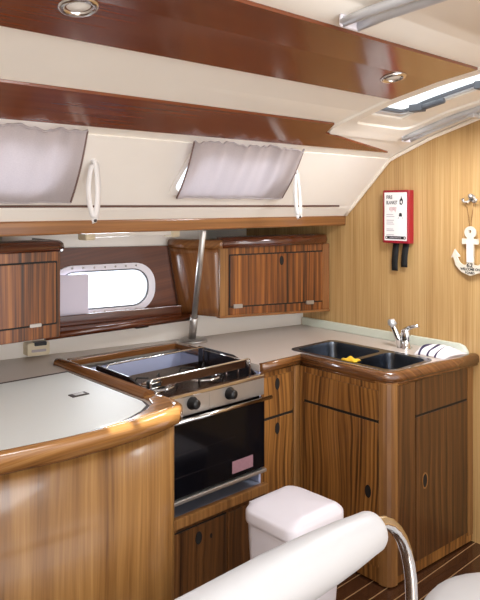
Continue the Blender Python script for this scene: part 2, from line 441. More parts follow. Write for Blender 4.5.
# ceiling with two hatch openings
HA = [(2.275, 2.515, .95, 1.665), (.62, 1.27, .25, 1.02)]
m = MB()
xs = sorted(set([-.9, BX] + [v for h in HA for v in h[:2]]))
ys = sorted(set([p[0] for p in PR[1:]] + [v for h in HA for v in h[2:]] + [1.9, 1.65, 1.4, 1.15, .75]))
for x0, x1 in zip(xs, xs[1:]):
    for y0, y1 in zip(ys, ys[1:]):
        if any(h[0] - 1e-6 <= x0 and x1 <= h[1] + 1e-6 and h[2] - 1e-6 <= y0 and y1 <= h[3] + 1e-6 for h in HA): continue
        m.add([(x0, y0, roof(y0)), (x1, y0, roof(y0)), (x1, y1, roof(y1)), (x0, y1, roof(y1))], [(0, 1, 2, 3)], True)
for h in HA:                                      # hatch upstands
    for (xa, ya), (xb, yb) in (((h[0], h[2]), (h[1], h[2])), ((h[1], h[2]), (h[1], h[3])), ((h[1], h[3]), (h[0], h[3])), ((h[0], h[3]), (h[0], h[2]))):
        k = 10
        for i in range(k):
            p = (lerp(xa, xb, i / k), lerp(ya, yb, i / k)); q = (lerp(xa, xb, (i + 1) / k), lerp(ya, yb, (i + 1) / k))
            m.add([(p[0], p[1], roof(p[1])), (q[0], q[1], roof(q[1])), (q[0], q[1], roof(q[1]) + .085), (p[0], p[1], roof(p[1]) + .085)], [(0, 1, 2, 3)])
tag(m.build('ceiling', M['liner']), kind='structure')

def on_roof(u, v, w): return (u, v, roof(v) - w)
# moulded liner around the galley hatch
m = MB()
m.prism([dense(rrect(2.205, 2.90, .86, 1.85, .05), .05), dense(rrect(2.262, 2.675, .93, 1.742, .05), .05)], on_roof, -.002, .011)
tag(m.build('trim_1', M['liner'], bevel=.006), kind='structure')
# mahogany headliner planks
def plank(loop_, name, mat):
    m = MB(); m.prism([loop_], on_roof, 0, .010); return tag(m.build(name, mat, bevel=.002), kind='structure')
plank([(-.88, 1.98), (2.84, 1.962), (2.21, 1.85), (2.18, 1.775), (-.88, 1.785)], 'trim_2', M['mahog'])
m = MB()
ys = [1.505, 1.4, 1.3, 1.22, 1.14]
top = [[(x, y, roof(y)) for x in (-.88, 2.2)] for y in ys]; bot = [[(x, y, roof(y) - .010) for x in (-.88, 2.2)] for y in ys]
for a in range(4):
    m.hexa([bot[a][0], bot[a][1], bot[a + 1][1], bot[a + 1][0]], [top[a][0], top[a][1], top[a + 1][1], top[a + 1][0]])
tag(m.build('trim_3', M['mahog']), kind='structure')
# teak rail under the coachroof windows
m = MB(); m.box(-.88, BX, 2.322, 2.352, 1.505, 1.560); tag(m.build('trim_4', M['railwood'], bevel=.008, seg=3), kind='structure')
# brown seam line
m = MB(); m.box(-.88, 2.82, 2.262, 2.276, 1.610, 1.619); tag(m.build('trim_5', M['brownline']), kind='structure')
# side deck underside above the cupboards
m = MB(); m.box(-.88, BX, 2.352, 3.88, 1.522, 1.545); tag(m.build('trim_6', M['gel']), kind='structure')
# pale beading along the bulkhead's edge
pp = [(2.318, 1.575)] + PR[:5] + [(1.3, 2.09), (1.0, 2.13), (.5, 2.165)]
m = MB()
m.tube([(BX - .010, y + .0, z - .012) for y, z in pp], .010, 8)
tag(m.build('trim_7', M['bead']), kind='structure')
# dark mahogany lining round the porthole (a fixed panel on the hull)
def hull(u, v, w): return (u, back(u) - w, v)
m = MB()
oval = dense(rrect(PH[0] + .02, PH[1] - .02, PH[2] + .006, PH[3] - .006, .10, 8), .06)
m.prism([dense([(1.30, 1.06), (2.30, 1.06), (2.30, 1.402), (1.30, 1.414)], .06), oval], hull, .004, .016)
tag(m.build('trim_8', M['mahogwall']), kind='structure')

# porthole
w1 = thing('window_1', (1.79, back(1.79), 1.08), None, None); w1['kind'] = 'structure'
outer = dense(rrect(PH[0] - .005, PH[1] + .005, PH[2] - .012, PH[3] + .012, .112, 8), .06)
inner = dense(rrect(PH[0] + .028, PH[1] - .028, PH[2] + .016, PH[3] - .016, .088, 8), .06)
m = MB(); m.prism([outer, inner], hull, .010, .030); m.build('window_frame', M['bin'], w1, bevel=.006)
gk = dense(rrect(PH[0] + .036, PH[1] - .036, PH[2] + .024, PH[3] - .024, .08, 8), .06)
m = MB(); m.prism([inner, gk], hull, .0, .024); m.build('gasket', M['rubber'], w1)
m = MB(); m.prism([inner], hull, .0, .004); m.build('pane', M['glass'], w1)
for k in range(7):
    for zz in (PH[2] + .002, PH[3] - .002):
        xx = PH[0] + .10 + k * (PH[1] - PH[0] - .2) / 6
        m = MB(); m.lathe((xx, back(xx) - .030, zz), [(0, 0), (.005, 0), (.005, .003), (0, .004)], 10, (0, -1, 0)); m.build('screw', M['steel'], w1)

# coachroof windows
for i, (a, b) in enumerate(WIN):
    w = thing('window_%d' % (i + 2), ((a + b) / 2, 2.22, 1.67), None, None); w['kind'] = 'structure'
    nrm = Vector((0, -.714, -.70)); up_ = Vector((0, -.70, .714))
    def cr(u, v, w_): p = Vector((u, 2.22, roof(2.22))) + up_ * v + nrm * w_; return tuple(p)
    H = math.hypot(2.22 - 2.045, roof(2.045) - roof(2.22))
    m = MB(); m.prism([rrect(a - .01, b + .01, -.01, H + .005, .05), rrect(a + .012, b - .012, .012, H - .012, .045)], cr, -.012, .010); m.build('window_frame', M['gel'], w)
    m = MB(); m.prism([rrect(a - .002, b + .002, -.002, H + .002, .05)], cr, -.022, -.016); m.build('pane', M['glass'], w)

# galley hatch overhead
w4 = thing('window_4', (2.46, 1.36, 2.13), None, None); w4['kind'] = 'structure'
def roofup(u, v, w): return (u, v, roof(v) + .026 - w)
lo = dense(rrect(2.266, 2.524, .94, 1.672, .03), .06)
li = dense(rrect(2.292, 2.496, .975, 1.645, .035), .06)
m = MB(); m.prism([lo, li], roofup, 0, .018); m.build('hatch_frame', M['alu'], w4)
lg = dense(rrect(2.300, 2.488, .983, 1.637, .03), .06)
m = MB(); m.prism([li, lg], roofup, -.002, .012); m.build('gasket', M['rubber'], w4)
m = MB(); m.prism([li], roofup, -.012, -.004); m.build('pane', M['frost'], w4)
for yy in (1.56, 1.26):
    m = MB(); z0 = roof(yy) + .004
    m.box(2.455, 2.500, yy - .03, yy + .03, z0 - .016, z0 + .016); m.tube([(2.475, yy, z0 - .006), (2.475, yy - .13, roof(yy - .13) - .006)], .013, 10)
    m.build('latch', M['rubber'], w4, bevel=.004)
w5 = thing('window_5', (.945, .635, 2.2), None, None); w5['kind'] = 'structure'
lo = dense(rrect(.627, 1.263, .257, 1.013, .05), .08); li = dense(rrect(.67, 1.22, .30, .97, .045), .08)
m = MB(); m.prism([lo, li], roofup, 0, .018); m.build('hatch_frame', M['alu'], w5)
m = MB(); m.prism([li], roofup, -.012, -.004); m.build('pane', M['acrylic'], w5)

# ------------------------------------------------------------------ fittings overhead
def blind(x, y0, y1, sp, label):
    t = thing('hatch_blind', (x, (y0 + y1) / 2, roof((y0 + y1) / 2)), label, 'hatch blind')
    n = 10
    for k, dx in enumerate((0, sp)):
        m = MB(); ys_ = [lerp(y0, y1, i / n) for i in range(n + 1)]
        m.tube([(x + dx, y, roof(y) - .022) for y in ys_], .013, 12); m.build('cassette_rail', M['alu'], t)
    m = MB()
    for y in (y0, y1):
        z = roof(y) - .022
        m = MB(); m.box(x - .012, x + sp + .012, y - .006, y + .006, z - .013, z + .022)
        m.build('end_cap', M['bin'], t, bevel=.006)
    ym = lerp(y0, y1, .42); z = roof(ym) - .036
    m = MB(); m.box(x + .0, x + sp, ym - .02, ym + .02, z - .012, z + .008); m.build('catch', M['alu'], t, bevel=.004)
    return t
blind(2.735, 1.80, .98, .060, 'silver hatch blind rails running along the top of the pale wood bulkhead')
bl = blind(1.355, 1.075, .26, .062, 'silver hatch blind rails at the top edge, above the mahogany ceiling panel')

for ya, yb in ((.262, .520), (.594, 1.008)):      # unseen sheets added over the hatch to cut the sun to a slit
    m = MB(); m.grid([[(x, lerp(ya, yb, j / 4), roof(lerp(ya, yb, j / 4)) + .003) for j in range(5)] for x in (.63, 1.26)]); m.build('sun_mask', M['liner'], bl, solid=.002)
for xa, xb in ((.63, .87), (.955, .985)):  # added strips that break the sun slit into separate patches
    m = MB(); m.grid([[(x, y, roof(y) + .006) for y in (.51, .605)] for x in (xa, xb)]); m.build('sun_mask_tab', M['liner'], bl, solid=.002)
def downlight(x, y, label):
    z = roof(y) - .010; n = (0, -.19, -.98)
    t = thing('downlight', (x, y, z), label, 'ceiling light', 'recessed ceiling spotlights')
    m = MB(); m.lathe((x, y, z + .006), [(.030, 0), (.046, 0), (.047, .008), (.040, .014), (.032, .012), (.030, .004)], 28, n); m.build('bezel', M['chrome'], t)
    m = MB(); m.lathe((x, y, z + .006), [(.031, .004), (.020, .010), (0, .012)], 24, n); m.build('lens', M['lampglass'], t)
    return t
downlight(1.97, 1.338, 'round chrome downlight at the far right end of the mahogany ceiling panel')
downlight(.735, 1.343, 'round chrome downlight at the top left, cut off by the edge of the photo')

# strip light under the side deck
t = thing('strip_light', (1.70, 2.6, 1.47), 'slim white strip light under the teak rail, above the porthole', 'strip light')
m = MB(); m.box(1.46, 1.94, 2.58, 2.64, 1.474, 1.523); m.build('housing', M['gel'], t, bevel=.006)
for a in (1.445, 1.915):
    m = MB(); m.box(a, a + .05, 2.57, 2.65, 1.462, 1.523); m.build('end_cap', M['ivory'], t, bevel=.01, seg=3)

# ------------------------------------------------------------------ curtains and straps
def curtain(xa0, xa1, xb0, xb1, label, seed, yb=2.246, zb=1.642):
    """top edge xa0..xa1, bottom edge xb0..xb1 on the sloping coachroof side"""
    rnd = random.Random(seed)
    t = thing('curtain', ((xb0 + xb1) / 2, 2.24, 1.63), label, 'curtain', 'window curtains')
    ph = [rnd.uniform(0, 6.28) for _ in range(6)]
    R, Cn = 22, 70; rows = []
    nrm = Vector((0, -.714, -.70))
    for i in range(R + 1):
        v = i / R                                  # 0 top
        row = []
        for j in range(Cn + 1):
            u = j / Cn
            x = lerp(lerp(xa0, xa1, u), lerp(xb0, xb1, u), v)
            y = lerp(1.990, yb, v); z = lerp(1.886, zb, v)
            fold = (math.sin(u * 34 + ph[0] + 1.2 * math.sin(v * 2 + ph[3])) * .6 + math.sin(u * 61 + ph[1]) * .3 + math.sin(u * 15 + ph[2] + v) * .6)
            amp = .017 * (1 - .7 * v)
            sag = .006 * abs(math.sin(u * 15 * PI)) * (1 - v) ** 6
            off = .016 + amp * (1 + fold) * .6 + .010 * math.sin(v * PI)
            p = Vector((x, y, z - sag)) + nrm * off
            row.append(tuple(p))
        rows.append(row)
    m = MB(); m.grid(rows); m.build('cloth', M['curtain'], t)
    for col in (0, Cn):                            # corded side edges
        path = [rows[i][col] for i in range(R + 1)]
        n = len(path); big = []
        for k in range((n - 1) * 4 + 1):
            a = min(k // 4, n - 2); f = k / 4 - a
            p = Vector(path[a]).lerp(Vector(path[a + 1]), f)
            big.append(tuple(p + Vector((.0022 * (1 if k % 2 else -1), 0, 0))))
        m = MB(); m.tube(big, .0030, 6); m.build('corded_edge', M['cord'], t)
    m = MB(); m.tube([tuple(Vector(rows[0][j]) + Vector((0, 0, .002))) for j in range(Cn + 1)], .0045, 6); m.build('top_hem', M['curtain'], t)
    m = MB(); m.tube([tuple(Vector(rows[R][j])) for j in range(Cn + 1)], .0035, 6); m.build('bottom_hem', M['curtain'], t)
    return t
curtain(.42, 1.115, .40, 1.190, 'grey lavender curtain over the left window, cut off by the photo edge', 3)
curtain(1.572, 2.205, 1.668, 2.315, 'grey lavender curtain over the right window, beside the bulkhead', 8, 2.224, 1.664)

def tie(x, label, lean, wide):
    """a folded webbing tie: two tails from a stud on the side down to a stud at the rail"""
    t = thing('curtain_tie', (x, 2.20, 1.56), label, 'curtain tie', 'curtain ties')
    def ribbon(pts, wv):
        m = MB(); rows = []
        for p, w_ in zip(pts, wv):
            rows.append([tuple(Vector(p) - Vector(w_) * .5), tuple(Vector(p) + Vector(w_) * .5)])
        m.grid(rows); return m
    n = 14; A, B = [], []
    y0 = 2.095; yb = 2.085
    for i in range(n + 1):
        v = i / n
        z = lerp(1.778, 1.572, v); bow = math.sin(v * PI) ** .8
        A.append((x - .012 - wide * .6 * bow, lerp(y0, yb, v) - .004, z - .012 * (1 - v)))
        B.append((x + .004 + wide * .35 * bow + lean * v, lerp(y0, yb, v), z))
    m = ribbon(A, [(.015, -.010, 0)] * (n + 1)); m.build('left_tail', M['webbing'], t, solid=.0022)
    m = ribbon(B, [(.026, .006, 0)] * (n + 1)); m.build('right_tail', M['webbing'], t, solid=.0022)
    p = Vector(A[-1]); q = Vector(B[-1])
    loop = [A[-1], (p.x + .003, p.y, p.z - .010), ((p.x + q.x) / 2, (p.y + q.y) / 2, p.z - .016), (q.x - .002, q.y, q.z - .010), B[-1]]
    m = ribbon(loop, [(.016, -.004, .006)] * 5); m.build('fold', M['webbing'], t, solid=.0022)
    m = MB(); m.lathe((x + .002, 2.108, 1.782), [(0, -.014), (.011, -.014), (.011, .014), (.007, .018), (0, .019)], 14, (0, -.7, -.7)); m.build('stud', M['webbing'], t)
    m = MB(); m.lathe(((p.x + q.x) / 2, p.y - .004, p.z - .008), [(0, -.004), (.0055, -.004), (.0055, .003), (0, .004)], 12, (0, -1, 0)); m.build('snap_fastener', M['seam'], t)
tie(1.212, 'white looped curtain tie hanging beside the left curtain down to the rail', -.006, .030)
tie(2.295, 'white looped curtain tie hanging at the right curtain, near the bulkhead', .010, .018)

# ------------------------------------------------------------------ wall cupboards
def cup_box(mb, a, b, c, d, z0, z1, z0r=None):
    """a,b front corners; c,d back corners"""
    z0r = z0 if z0r is None else z0r
    mb.hexa([(*a, z0), (*b, z0r), (*c, z0r), (*d, z0)], [(*a, z1), (*b, z1), (*c, z1), (*d, z1)])

def face_pt(a, b, u, z, w):
    d = Vector((b[0] - a[0], b[1] - a[1], 0)).normalized(); n = Vector((d.y, -d.x, 0))
    p = Vector((a[0], a[1], 0)) + d * u + n * w
    return (p.x, p.y, z)

# left cupboard
t = thing('wall_cupboard', (.85, 2.75, 1.05), 'striped teak wall cupboard at the far left, left of the porthole', 'wall cupboard', 'wall cupboards')
A, B = (.30, 2.565), (1.315, 2.555)
m = MB(); cup_box(m, A, B, (1.315, back(1.315) - .006), (.30, back(.30) - .006), 1.062, 1.43); m.build('carcass', M['cup'], t, bevel=.004)
m = MB(); fn = lambda u, v, w: face_pt(A, B, u, v, w)
m.prism([rrect(.16, .992, 1.125, 1.378, .006, 3)], fn, .0, .007); m.build('door', M['cup'], t, bevel=.0015)
m = MB(); m.prism([rrect(.153, .999, 1.118, 1.385, .006, 3)], fn, -.001, .0035); m.build('door_gap', M['hole'], t)
for u in (.90, .25):
    m = MB(); m.prism([rrect(u - .025, u + .025, 1.117, 1.131, .003, 2)], fn, .004, .011); m.build('hinge', M['steel'], t)
m = MB(); m.sweep([(.28, 2.55, 0), (1.30, 2.543, 0), (1.328, 2.565, 0), (1.328, 2.75, 0)], [(.012, 1.425), (-.004, 1.425), (-.008, 1.44), (-.004, 1.458), (.010, 1.47), (.05, 1.474), (.05, 1.43)])
m.build('top_moulding', M['darktrim'], t)

# right cupboard
t = thing('wall_cupboard', (2.55, 2.65, 1.04), 'striped teak wall cupboard between the porthole and the bulkhead', 'wall cupboard', 'wall cupboards')
A, B = (2.195, 2.530), (2.945, 2.440)
C_, D_ = (2.945, back(2.945) - .006), (2.13, back(2.13) - .01)
m = MB(); m.hexa([(*A, 1.045), (*B, 1.010), (*C_, 1.010), (2.13, back(2.13) - .018, 1.045)], [(*A, 1.40), (*B, 1.40), (*C_, 1.40), (2.08, back(2.08) - .018, 1.40)])
m.build('carcass', M['cup'], t, bevel=.003)
fn = lambda u, v, w: face_pt(A, B, u, v - .035 * u / .75, w)
m = MB(); m.prism([[(.055, 1.098), (.70, 1.104), (.70, 1.385), (.055, 1.360)]], fn, 0, .007); m.build('door', M['cup'], t, bevel=.0015)
m = MB(); m.prism([[(.049, 1.091), (.706, 1.097), (.706, 1.392), (.049, 1.366)]], fn, -.001, .0035); m.build('door_gap', M['hole'], t)
m = MB(); m.prism([[(-.014, 1.046), (.036, 1.047), (.036, 1.402), (-.014, 1.402)]], fn, -.006, .010); m.build('corner_post', M['post'], t, bevel=.006, seg=3)
m = MB(); m.prism([[(.70, 1.046), (.753, 1.046), (.753, 1.432), (.70, 1.43)]], fn, -.002, .006); m.build('end_stile', M['cupside'], t, bevel=.003)
ring = ellipse(.395, 1.335, .014, .026, 20)
m = MB(); m.prism([ring], fn, .004, .0085); m.build('finger_hole', M['hole'], t)
for u in (.10, .60):
    m = MB(); m.prism([rrect(u - .028, u + .028, 1.088, 1.108, .003, 2)], fn, .005, .012); m.build('hinge', M['steel'], t)
m = MB(); m.prism([[(-.016, 1.040), (.755, 1.040), (.755, 1.052), (-.016, 1.052)]], fn, -.02, .012); m.build('bottom_lip', M['railwood'], t, bevel=.003)
# splayed side panel towards the porthole, glossy
m = MB(); rows = []
for i in range(9):
    f = i / 8; z = lerp(1.047, 1.402, f); xb = lerp(2.118, 2.058, f); row = []
    for j in range(11):
        g = j / 10
        row.append((lerp(2.186, xb, math.sin(g * PI / 2)), lerp(2.534, back(xb) - .020, g), z))
    rows.append(row)
m.grid(rows); m.build('side_panel', M['cupside'], t, solid=.006)
m = MB(); m.sweep([(lerp(2.183, 2.056, math.sin(g * PI / 20)), lerp(2.528, 2.79, g / 10), 0) for g in range(10, -1, -2)] + [(2.192, 2.514, 0)], [(.008, 1.398), (-.008, 1.398), (-.010, 1.42), (-.003, 1.438), (.010, 1.442), (.04, 1.442), (.04, 1.40)][::-1])
m.build('side_moulding', M['railwood'], t)
m = MB(); m.sweep([(2.19, 2.516, 0), (2.90, 2.428, 0), (2.945, 2.46, 0)], [(.012, 1.398), (-.004, 1.398), (-.008, 1.42), (-.003, 1.446), (.010, 1.454), (.05, 1.456), (.05, 1.40)][::-1])
m.build('top_moulding', M['darktrim'], t)

# ledge under the porthole
t = thing('window_ledge', (1.75, 2.75, 1.03), 'glossy mahogany ledge with a fiddle rail below the porthole', 'ledge')
m = MB(); m.prism([[(1.322, 2.715), (2.145, 2.682), (2.125, back(2.125) - .020), (1.322, back(1.322) - .020)]], lambda u, v, w: (u, v, w), 1.030, 1.046); m.build('shelf', M['mahog'], t)
m = MB(); m.sweep([(1.322, 2.715, 0), (2.145, 2.682, 0)], [(-.006, 1.020), (-.010, 1.036), (-.004, 1.050), (.008, 1.050), (.008, 1.020)]); m.build('front_lip', M['darktrim'], t)
m = MB(); m.hexa([(1.322, 2.850, 1.046), (2.10, 2.735, 1.046), (2.10, 2.750, 1.046), (1.322, 2.865, 1.046)], [(1.322, 2.850, 1.098), (2.10, 2.735, 1.094), (2.10, 2.750, 1.094), (1.322, 2.865, 1.098)]); m.build('fiddle_rail', M['darktrim'], t, bevel=.004)
m = MB(); m.box(1.79, 1.86, 2.692, 2.712, 1.014, 1.021); m.build('clip', M['black'], t)
# white box on the ledge behind the fiddle
m = MB(); m.prism([[(1.462, 2.872), (1.612, 2.842), (1.617, 2.866), (1.467, 2.896)]], lambda u, v, w: (u, v, w), 1.047, 1.282)
tag(m.build('storage_box', M['box'], bevel=.003), 'flat pale lavender box standing on the ledge, covering the left end of porthole', 'box')
# socket box
t = thing('socket_box', (1.365, 2.93, .91), 'small ivory socket box on the liner under the left wall cupboard', 'socket')
sb = lambda u, v, w: (u, back(u) - w, v)
m = MB(); m.prism([rrect(1.335, 1.435, .912, .972, .008, 4)], sb, -.01, .05); m.build('housing', M['ivory'], t, bevel=.006)
m = MB(); m.prism([rrect(1.365, 1.42, .957, .975, .004, 3)], sb, .03, .054); m.build('switch', M['black'], t)
m = MB(); m.prism([rrect(1.352, 1.418, .928, .940, .003, 2)], sb, .048, .052); m.build('marking', M['greyink'], t)

# ------------------------------------------------------------------ worktop
Z = .900
FRONT = [(.08, 2.10), (.35, 1.985), (.60, 1.888), (.77, 1.850), (.95, 1.822), (1.10, 1.814), (1.22, 1.818), (1.32, 1.830), (1.385, 1.846), (1.420, 1.876), (1.430, 1.915), (1.431, 1.97)]
wt = thing('worktop', (1.9, 2.4, .86), 'continuous pale laminate worktop wrapping the galley with teak edging', 'worktop')
outer = FRONT + [(1.431, 2.03), (1.392, 2.045), (1.392, 2.745), (2.055, 2.700), (2.055, 2.105), (2.335, 2.105), (2.335, 1.655), (2.355, 1.615), (2.40, 1.598), (2.80, 1.572), (2.952, 1.555),
                 (2.952, 2.645), (2.60, 2.718), (2.30, 2.768), (1.241, 2.981), (.8, 3.086), (.08, 3.19)]
sinkhole = rrect(2.385, 2.715, 1.622, 2.225, .04)
m = MB(); m.prism([outer, sinkhole], lambda u, v, w: (u, v, w), Z - .03, Z); m.build('laminate_top', M['laminate'], wt)
# freezer lid let into the peninsula
lid = [(.50, 1.965), (.77, 1.880), (.95, 1.852), (1.06, 1.846), (1.20, 1.868), (1.29, 1.912), (1.335, 1.950), (1.352, 2.0), (1.352, 2.56), (.50, 2.595)]
m = MB(); m.prism([lid], lambda u, v, w: (u, v, w), Z - .001, Z + .004); ld = m.build('freezer_lid', M['lid'], wt, bevel=.001)
gap = [(.492, 1.952), (.77, 1.868), (.95, 1.840), (1.06, 1.834), (1.206, 1.857), (1.297, 1.903), (1.347, 1.945), (1.362, 2.0), (1.362, 2.588), (.492, 2.623)]
m = MB(); m.prism([gap], lambda u, v, w: (u, v, w), Z - .001, Z + .001); m.build('lid_seal', M['seam'], wt)
m = MB(); m.box(1.185, 1.255, 2.205, 2.245, Z + .003, Z + .007); m.build('lid_latch', M['seam'], ld, bevel=.002)
m = MB(); m.box(1.20, 1.24, 2.213, 2.237, Z + .006, Z + .0085); m.build('latch_ring', M['steel'], ld)
# rounded teak fiddle around the peninsula
def bull(w, lo, hi, k=8):
    pts = [(-.004, lo)]
    for i in range(k + 1):
        a = PI - PI * i / k
        pts.append((w / 2 + (w / 2 + .004) * math.cos(a), hi - .02 + .02 * math.sin(a)))
    pts.append((w, lo)); return pts
edge = bull(.030, -.045, .012)
m = MB(); m.sweep([(x, y, Z) for x, y in FRONT[:-1]] + [(1.431, 1.97, Z), (1.430, 2.03, Z)], [(o - .014, h) for o, h in edge]); m.build('peninsula_fiddle', M['trimbright'], wt)
m = MB(); m.prism([[(1.06, 1.828), (1.206, 1.850), (1.30, 1.895), (1.350, 1.935), (1.374, 1.99), (1.378, 2.03), (1.425, 2.03), (1.425, 1.925), (1.405, 1.875), (1.36, 1.848), (1.22, 1.826)]], lambda u, v, w: (u, v, w), Z - .002, Z + .0105)
m.build('corner_block', M['trimbright'], wt, bevel=.005, seg=3)
# its slimmer return beside the stove well
side = bull(.050, -.03, .026)
m = MB(); m.sweep([(1.424, 2.03, Z), (1.424, 2.70, Z), (1.420, 2.735, Z), (1.408, 2.752, Z)], [(o - .004, h) for o, h in side]); m.build('well_fiddle', M['trimy'], wt)
m = MB(); m.sweep([(1.450, 2.742, Z), (2.045, 2.702, Z)], [(-.016, -.02), (-.016, .010), (.018, .012), (.018, -.02)], smooth=False); m.build('well_edging', M['trimx'], wt, bevel=.004)
m = MB(); m.box(2.022, 2.056, 2.49, 2.70, Z - .02, Z + .010); m.build('well_edging', M['trimy'], wt, bevel=.004)
# edging along the drawers and the sink
m = MB(); m.sweep([(2.058, 2.105, Z), (2.335, 2.105, Z)], [(-.018, -.036), (-.018, .002), (-.008, .008), (.004, .006), (.004, -.036)]); m.build('drawer_edging', M['trimx'], wt)
SP = [(2.335, 2.105), (2.335, 1.80), (2.335, 1.68), (2.342, 1.645), (2.360, 1.622), (2.395, 1.604), (2.55, 1.590), (2.75, 1.566), (2.952, 1.545)]
prof = [(-.024, -.032), (-.026, -.018), (-.024, -.002), (-.018, .005), (-.006, .009), (.012, .008), (.022, .003), (.022, -.032)]
m = MB()
n0 = 0
path = [(x, y, Z) for x, y in SP]
m.sweep(path, prof); m.build('sink_fiddle', M['trimy'], wt)
m = MB(); m.sweep(path, [(-.012, -.048), (-.018, -.042), (-.016, -.032), (.01, -.032), (.01, -.048)]); m.build('under_moulding', M['trimy'], wt)
# upstand against the bulkhead
m = MB(); m.prism([[(2.640, Z), (2.640, Z + .046), (1.620, Z + .046), (1.590, Z + .036), (1.575, Z + .015), (1.57, Z)]], lambda u, v, w: (BX - .003 - w, u, v), 0, .020); m.build('upstand', M['splash'], wt, bevel=.004)

# ------------------------------------------------------------------ sink
t = thing('double_sink', (2.55, 1.93, .75), 'stainless steel double sink set into the worktop before the bulkhead', 'sink')
b1 = rrect(2.400, 2.690, 1.885, 2.205, .045); b2 = rrect(2.400, 2.690, 1.638, 1.855, .045)
m = MB(); m.prism([rrect(2.377, 2.723, 1.618, 2.233, .045), b1, b2], lambda u, v, w: (u, v, w), Z, Z + .003); m.build('rim', M['sink'], t)
def bowl(loop, depth, c):
    m = MB(); rows = []
    for s_, z in ((1, Z + .003), (.985, Z - .02), (.95, Z - depth * .8), (.88, Z - depth * .97), (.7, Z - depth), (.05, Z - depth - .004)):
        rows.append([(c[0] + (x - c[0]) * s_, c[1] + (y - c[1]) * s_, z) for x, y in loop + loop[:1]])
    m.grid(rows); m.build('bowl', M['sink'], t)
    m = MB(); m.lathe((c[0], c[1], Z - depth - .003), [(0, 0), (.028, .0), (.034, .003), (.036, .001)], 20); m.build('drain', M['steel'], t)
bowl(b1, .15, (2.545, 2.045)); bowl(b2, .13, (2.545, 1.7465))

# faucet
t = thing('mixer_tap', (2.83, 1.875, Z), 'chrome mixer tap with a spout and side lever behind the sink', 'tap')
m = MB(); m.lathe((2.83, 1.848, Z), [(.030, 0), (.030, .006), (.025, .010), (.022, .05), (.025, .080), (.022, .095), (.010, .102), (0, .103)], 20); m.build('body', M['chrome'], t)
m = MB(); m.tube([(2.825, 1.874, Z + .004), (2.820, 1.886, Z + .05), (2.812, 1.904, Z + .100), (2.808, 1.910, Z + .114)], [.019, .017, .016, .015], 14); m.build('spout', M['chrome'], t)
m = MB(); m.tube([(2.810, 1.906, Z + .112), (2.804, 1.912, Z + .126), (2.790, 1.922, Z + .126)], [.019, .021, .016], 14); m.build('spray_head', M['alu'], t)
m = MB(); m.tube([(2.83, 1.850, Z + .092), (2.83, 1.820, Z + .112), (2.83, 1.775, Z + .124)], [.015, .010, .008], 10); m.build('lever', M['chrome'], t)

# towel
m = MB(); rows = []
for i in range(13):
    u = i / 12; row = []
    for j in range(25):
        v = j / 24
        x = lerp(2.745, 2.925, u) ; y = lerp(1.745, 1.590, v)
        z = Z + .008 + .034 * (max(0, math.sin(min(1, u * 1.15) * PI)) ** .6) * (1 - .15 * v) + .006 * math.sin(v * 9 * PI) * math.sin(u * PI) + .003 * math.sin(u * 9 + v * 5)
        if v < .08 or v > .92: z = lerp(Z + .004, z, .5)
        row.append((x + .012 * math.sin(v * 3), y - .02 * u, z))
    rows.append(row)
m.grid(rows)
m.grid([[(p[0], p[1], Z + .001) for p in r] for r in rows])
for r_ in (rows[0], rows[-1], [r[0] for r in rows], [r[-1] for r in rows]):
    m.grid([list(r_), [(p[0], p[1], Z + .001) for p in r_]])
tag(m.build('dish_towel', M['towel'], smooth=True), 'white folded dish towel with dark blue stripes beside the tap', 'towel')
# yellow cloth over the divider
m = MB(); rows = []
for i in range(11):
    u = i / 10; row = []
    for j in range(13):
        v = j / 12
        x = lerp(2.388, 2.440, u); y = lerp(1.905, 1.832, v)
        z = Z + .008 + .012 * math.sin(v * PI) * math.sin(u * PI) + .004 * math.sin(u * 7 + v * 9)
        row.append((x, y, z))
    rows.append(row)
m.grid(rows); m.grid([[(p[0], p[1], Z + .004) for p in r] for r in rows])
for r_ in (rows[0], rows[-1], [r[0] for r in rows], [r[-1] for r in rows]):
    m.grid([list(r_), [(p[0], p[1], Z + .004) for p in r_]])
tag(m.build('sponge_cloth', M['yellow'], smooth=True), 'yellow sponge cloth lying on the divider between the sink bowls', 'cloth')

# ------------------------------------------------------------------ support pole
t = thing('support_pole', (2.155, 2.72, Z), 'leaning steel support pole from the worktop up to the teak rail', 'pole')
m = MB(); m.lathe((2.155, 2.708, Z + .001), [(0, 0), (.074, 0), (.076, .006), (.068, .012), (.02, .016), (0, .016)], 32); m.build('base_plate', M['steel'], t)
a = Vector((2.150, 2.712, Z + .014)); b = Vector((1.955, 2.375, 1.515))
b = Vector((1.945, 2.368, 1.506))
m = MB(); m.tube([tuple(a), tuple(a.lerp(b, .22))], .0205, 16); m.build('sleeve', M['steel'], t)
m = MB(); m.tube([tuple(a.lerp(b, .22)), tuple(b)], .0145, 16); m.build('tube', M['steel'], t)

# ------------------------------------------------------------------ peninsula cabinet
t = thing('peninsula_cabinet', (.9, 2.3, 0), 'tall light teak peninsula with a bowed front in the left foreground', 'cabinet')
PF = [(x, y + .020) for x, y in FRONT[:-4]] + [(1.385, 1.866), (1.414, 1.886), (1.424, 1.918), (1.424, 1.99), (1.424, 2.045), (1.390, 2.05), (1.390, 2.70)]
m = MB(); m.sweep([(x, y, 0) for x, y in PF], [(0, .0), (0, .868), (.018, .868), (.018, .0)]); m.build('front_panel', M['panel'], t)
m = MB(); m.sweep([(x, y, .835) for x, y in [(x, y + .016) for x, y in FRONT[:-4]] + [(1.387, 1.862), (1.418, 1.884), (1.429, 1.918), (1.429, 1.99)]], [(0, 0), (-.006, .008), (-.004, .020), (.008, .022), (.008, 0)]); m.build('top_bead', M['trimx'], t)

